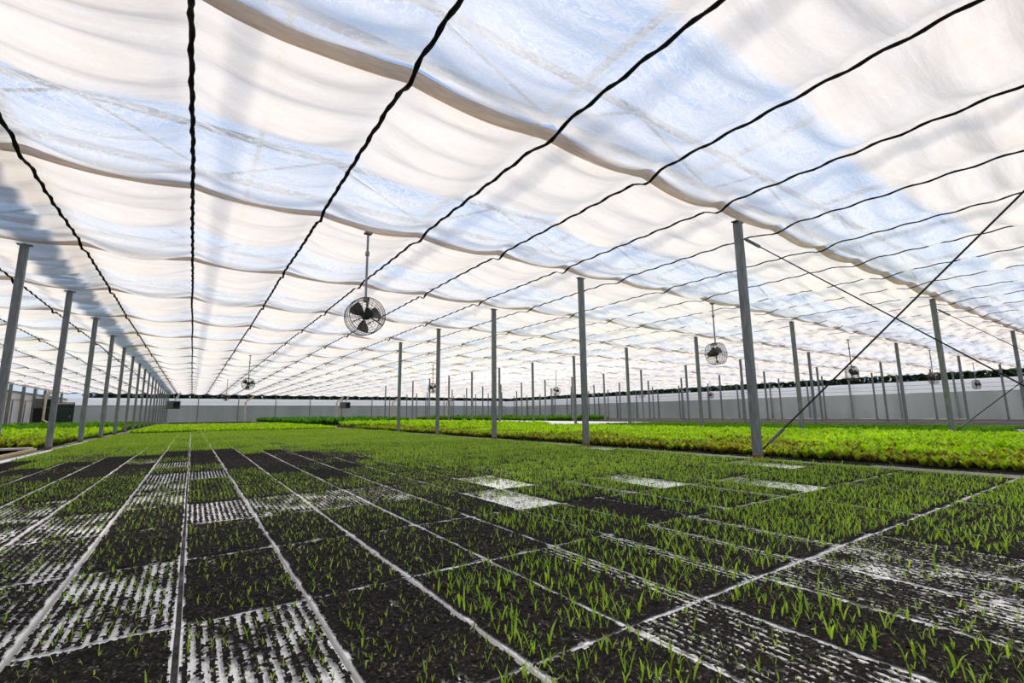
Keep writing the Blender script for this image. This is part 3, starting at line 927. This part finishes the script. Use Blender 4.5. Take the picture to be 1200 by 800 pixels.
redx = lambda X: 9.3 + .9 * (vnoise(X[1] * .7, X[0] * .7, 3) - .5)
m1 = lambda X, Y, rs: in_sight(X, Y) & (rs.random(len(X)) < np.clip((9.2 + 3.6 * (vnoise(X * .9, Y * .9, 91) - .35) - X) / .8, 0.03, 1)) & (X - 7.3 > .25 * vnoise(Y * 2.1, Y * 0, 5))
m2 = lambda X, Y, rs: in_sight(X, Y) & (rs.random(len(X)) > np.clip((9.0 + 3.6 * (vnoise(X * .9, Y * .9, 91) - .35) - X) / .8, 0.0, 1))
bed('red_leaf_lettuce', M_RED, 'bronze-tipped red and lime lettuce along the front edge of the bright bed', [dict(x0=7.3, x1=14, y0=-.5, y1=26, step=.10, size=.12, height=.35, leaves=8, seed=1, cut=m1)])
bed('lime_lettuce', M_LIME, 'bright lime lettuce filling the bed behind the thickest post', [dict(x0=7.4, x1=16.1, y0=.5, y1=20, step=.12, size=.14, height=.4, leaves=7, seed=2, cut=m2),
    dict(x0=7.4, x1=16.1, y0=20, y1=37, step=.22, size=.24, height=.4, leaves=7, seed=3, cut=m2)])
bed('bushy_greens', M_BUSH, 'taller dark bushy greens beyond the lime lettuce', [dict(x0=7.4, x1=16, y0=38, y1=74, step=.34, size=.42, height=.5, leaves=9, seed=4, cut=C)])
bed('lime_greens', M_LIME, 'band of bright lime greens beyond the seedling trays', [dict(x0=-2.2, x1=6.5, y0=26.2, y1=46, step=.15, size=.13, height=.7, leaves=5, seed=5, cut=C)])
l1 = lambda X, Y, rs: in_sight(X, Y) & (rs.random(len(X)) < np.clip((21 - Y) / 3, .05, 1))
l2 = lambda X, Y, rs: in_sight(X, Y) & (rs.random(len(X)) > np.clip((19.5 - Y) / 3, 0, 1))
bed('red_leaf_lettuce', M_RED, 'red-tipped lettuce at the near end of the far-left bed', [dict(x0=-11.5, x1=-2.92, y0=15.4, y1=24, step=.14, size=.18, height=.4, leaves=8, seed=7, cut=l1)])
bed('lime_lettuce', M_LIME, 'bright lime lettuce beyond the first posts on the far left', [dict(x0=-11.5, x1=-2.92, y0=15.5, y1=32, step=.17, size=.20, height=.4, leaves=7, seed=8, cut=l2)])
bed('dark_greens', M_DARKGREEN, 'darker green crop at the back of the far-left bed', [dict(x0=-11.8, x1=-2.92, y0=33, y1=53, step=.27, size=.30, height=.5, leaves=7, seed=9, cut=C)])
bed('dark_greens', M_DARKGREEN, 'low dark green seedlings behind the bright lettuce', [dict(x0=17.0, x1=23.5, y0=1, y1=19, step=.15, size=.11, height=.8, leaves=4, seed=10,
    cut=lambda X, Y, rs: in_sight(X, Y) & ((X - 17.4) ** 2 + (Y - 2.66) ** 2 > .1))])
bed('dark_greens', M_DARKGREEN, 'thin green strip of crop beyond the white ground sheet', [dict(x0=26.6, x1=35.2, y0=34, y1=64, step=.35, size=.42, height=.6, leaves=6, seed=12, cut=C)])

# slabs under the beds
def slab(name, x0, x1, y0, y1, z1, mat, label, kind='structure'):
    m = MB(); m.box(x0, x1, y0, y1, .001, z1, .01); return tag(m.build(name, mat), label, kind=kind)
slab('trim_201', 7.25, 16.15, -1, 75, TRAY_Z - .02, M_SOIL, 'dark bed soil under the bright lettuce')
slab('trim_202', -2.3, 6.6, 25.3, 75, TRAY_Z - .02, M_SOIL, 'dark bed soil under the far lime greens')
slab('trim_203', -11.9, -2.82, 15.25, 75, TRAY_Z - .02, M_SOIL, 'dark bed soil of the far-left bed')
slab('trim_204', 16.9, 25.7, -2, 19.4, TRAY_Z - .03, M_GROUND, 'dark soil bed behind the lettuce')
slab('trim_205', 26.5, 35.3, -2, 70, TRAY_Z - .06, M_GROUND, 'brown soil bed two rows behind the lettuce')
slab('trim_206', 36.1, 44.9, -2, 70, TRAY_Z - .10, M_GROUND, 'brown soil bed near the grey side wall')
m = MB(); m.box(16.95, 25.7, 19.8, 39, .002, TRAY_Z + .03, .02)
o = tag(m.build('ground_sheet', M_WHITESHEET), 'white plastic ground sheet spread on the bed beyond the bright lettuce', 'ground sheet')
m = MB(); m.box(46.2, 49.6, -3, 30, .002, TRAY_Z - .08, .02)
tag(m.build('ground_sheet', M_WHITESHEET), 'white plastic strip along the foot of the grey side wall', 'ground sheet')

# planks by the dark pit on the left
def plank(x0, y0, x1, y1, w, z, t, mat, label):
    d = Vector((x1 - x0, y1 - y0, 0)); L = d.length
    m = MB(); m.box(0, L, -w / 2, w / 2, 0, t, .006); o = m.build('plank', mat)
    o.location = (x0, y0, z); o.rotation_euler = (0, 0, math.atan2(d.y, d.x))
    tag(o, label, 'plank', 'planks beside the far-left bed')
plank(-2.435, 8.2, -2.435, 18.4, .09, TRAY_Z - .018, .022, M_WHITESHEET, 'long narrow white board edging the gravel strip beside the trays')
plank(-6.6, 15.05, -2.95, 15.05, .36, TRAY_Z - .02, .04, M_PLANK, 'wide grey plank lying across the near end of the far-left bed')
plank(-2.76, 9.4, -2.76, 14.4, .045, TRAY_Z - .018, .05, M_WOOD, 'orange timber edging the gravel strip by the dark pit')
plank(-3.75, 12.75, -2.95, 12.45, .16, TRAY_Z - .07, .07, M_WOOD, 'short pale timber with a yellow end over the dark pit')
m = MB()
for xx, yy in ((-3.55, 12.675), (-3.1, 12.506)):
    m.box(xx - .04, xx + .04, yy - .04, yy + .04, 0, TRAY_Z - .072)
tag(m.build('trim_210', M_PLANK), 'stub legs under the pale timber', kind='structure')
m = MB()
for xx in (-6.2, -4.7, -3.1):
    m.box(xx - .05, xx + .05, 14.95, 15.15, 0, TRAY_Z - .022)
tag(m.build('trim_211', M_PLANK), 'stub legs under the grey plank', kind='structure')

# --------------------------------------------------------- far end equipment
def heater(x, y, z, label):
    o = link('unit_heater', None); o.location = (x, y, z)
    m = MB(); m.box(-.62, .62, -.4, .4, -.42, .42, .03); m.build('casing', M_HEATER, o)
    m = MB(); m.box(.0, .54, -.43, -.402, -.33, .33, .005)
    lv = m.build('outlet', M_DARK, o)
    m = MB()
    for i in range(5):
        m.box(.02, .52, -.45, -.432, -.28 + i * .13, -.24 + i * .13)
    m.build('louver', M_DARK, lv)
    m = MB(); m.tube([(.1, .1, .42), (.12, .1, .55), (.55, .1, 1.3)], .09, 10); m.build('flue', M_WHITEBAR, o)
    m = MB()
    for xx in (-.5, .5):
        m.tube([(xx, 0, .42), (xx, 0, 3.86 - z)], .015, 5)
    m.build('hanger', M_STEEL, o)
    tag(o, label, 'heater', 'heaters hung before the end wall')
heater(-1.75, 62, 2.32, 'dark box heater hanging at the end of the left post row')
heater(-11.0, 58, 2.35, 'dark box heater hanging behind the second left post')
heater(17.2, 66, 2.4, 'small dark box heater hanging before the end wall among the middle posts')


def pipe(x, y, label, flip=1):
    m = MB(); m.tube([(x, y, .0), (x, y, 3.0), (x + .08 * flip, y, 3.15), (x + .95 * flip, y, 3.75)], .11, 10)
    o = m.build('vent_pipe', M_BEIGE); m = MB(); m.ring((x, y, 3.0), (0, 0, 1), .115, .02, 16, 6); m.build('pipe_collar', M_BEIGE, o)
    tag(o, label, 'pipe', 'beige vent pipes at the far end')
pipe(6.0, 74.3, 'tall beige bent pipe standing before the end wall beyond the lime greens')
pipe(18.3, 75.0, 'beige bent pipe before the end wall behind the left middle posts')
pipe(27.2, 75.0, 'beige bent pipe before the end wall near the middle of the picture')
pipe(37.0, 75.0, 'beige bent pipe before the end wall right of the middle')
m = MB(); m.tube([(-9.6, 55.0, 0.30), (-10.35, 55, .9), (-10.35, 55, 2.9), (-10.2, 55, 3.3)], .09, 8)
o = m.build('drain_pipe', M_BEIGE); tag(o, 'crooked beige pipe in front of the dark doorway on the far left', 'pipe')
# dark doorway and green panel
m = MB(); m.box(-12.4, -11.3, 62.0, 62.2, 0, 2.25); o = m.build('door_1', M_DARK); tag(o, 'dark doorway at the far-left corner', kind='structure')
m = MB(); m.box(-10.9, -9.6, 62.2, 62.35, 0, 2.55, .01); o = m.build('equipment_cabinet', M_DARKGREENPAINT)
m = MB(); m.box(-10.85, -9.65, 62.16, 62.19, 2.38, 2.5); m.build('top_strip', M_BEIGE, o)
m = MB(); m.box(-9.9, -9.8, 62.12, 62.19, 1.1, 1.3); m.build('handle', M_STEEL, o)
tag(o, 'dark green cabinet beside the dark doorway on the far left', 'cabinet')
# white barrel by the right edge
m = MB(); m.tube([(0, 0, 0), (0, 0, .03), (0, 0, .40), (0, 0, .44)], .16, 16, rad=[.15, .16, .16, .14]); o = m.build('bucket', M_WHITESHEET)
o.location = (17.4, 2.66, TRAY_Z - .03); o.scale = (.75, .75, .45)
m = MB(); m.tube([(0, 0, .44), (0, 0, .50)], .165, 16); m.build('lid', M_DARK, o)
tag(o, 'white bucket with a dark lid at the right edge behind the lettuce', 'bucket')

# trees outside, seen in the gap under the cloth
rs = np.random.default_rng(5)
V, F, off = [], [], 0
def tree_run(x0, x1, y0, y1, n, zt):
    global off
    t = rs.random(n); X = x0 + (x1 - x0) * t + rs.normal(0, .9, n); Y = y0 + (y1 - y0) * t + rs.normal(0, .9, n)
    top = zt + 1.3 * (vnoise(t * 60, t * 0, 8) - .4)
    Z = rs.random(n) ** .7 * top
    v, f = blade_batch(X, Y, Z, rs.uniform(0, 6.28, n), rs.uniform(.5, .95, n), rs.uniform(0, 1.6, n), rs.uniform(.3, .5, n), rs.uniform(0, 1, n), 2)
    V.append(v); F.append(f + off); off += len(v)
tree_run(-11, 66, WALL_B + 7, WALL_B + 7, 26000, 4.9)
tree_run(WALL_R + 8, WALL_R + 8, -10, WALL_B + 8, 22000, 4.8)
tag(link('treeline', fast_mesh('treeline', np.concatenate(V), np.concatenate(F), [M_TREE])), 'dark green trees outside, seen in the gap above the walls', 'trees', kind='stuff')

# ---------------------------------------------------------------- light
w = bpy.data.worlds.new('sky'); scene.world = w; w.use_nodes = True
nt = w.node_tree; nt.nodes.clear()
out = nt.nodes.new('ShaderNodeOutputWorld'); bg = nt.nodes.new('ShaderNodeBackground')
tc = N(nt, 'ShaderNodeTexCoord'); sp = N(nt, 'ShaderNodeSeparateXYZ'); nt.links.new(tc.outputs['Generated'], sp.inputs[0])
skyc = ramp(nt, sp.outputs['Z'], [(0.0, (.62, .72, .85, 1)), (.25, (.42, .58, .86, 1)), (.7, (.33, .50, .84, 1))])
nt.links.new(skyc, bg.inputs[0]); bg.inputs[1].default_value = 1.0
nt.links.new(bg.outputs[0], out.inputs[0])
sd = bpy.data.lights.new('sun', 'SUN'); sd.energy = 4.75; sd.angle = math.radians(12); sd.color = (1.0, .94, .87)
so = bpy.data.objects.new('sun', sd); COL.objects.link(so)
el, azs = math.radians(58), math.radians(36)      # in front of the camera, a little right of the house axis
dirv = Vector((math.sin(azs) * math.cos(el), math.cos(azs) * math.cos(el), math.sin(el)))
so.rotation_euler = (-dirv).to_track_quat('-Z', 'Y').to_euler()

vs = scene.view_settings
vs.view_transform = 'Standard'; vs.look = 'None'; vs.gamma = 1.0; vs.use_curve_mapping = False; vs.exposure = 0.0
cy = scene.cycles
cy.use_denoising = True; cy.max_bounces = 10; cy.diffuse_bounces = 5; cy.transmission_bounces = 6; cy.transparent_max_bounces = 16
cy.caustics_reflective = False; cy.caustics_refractive = False
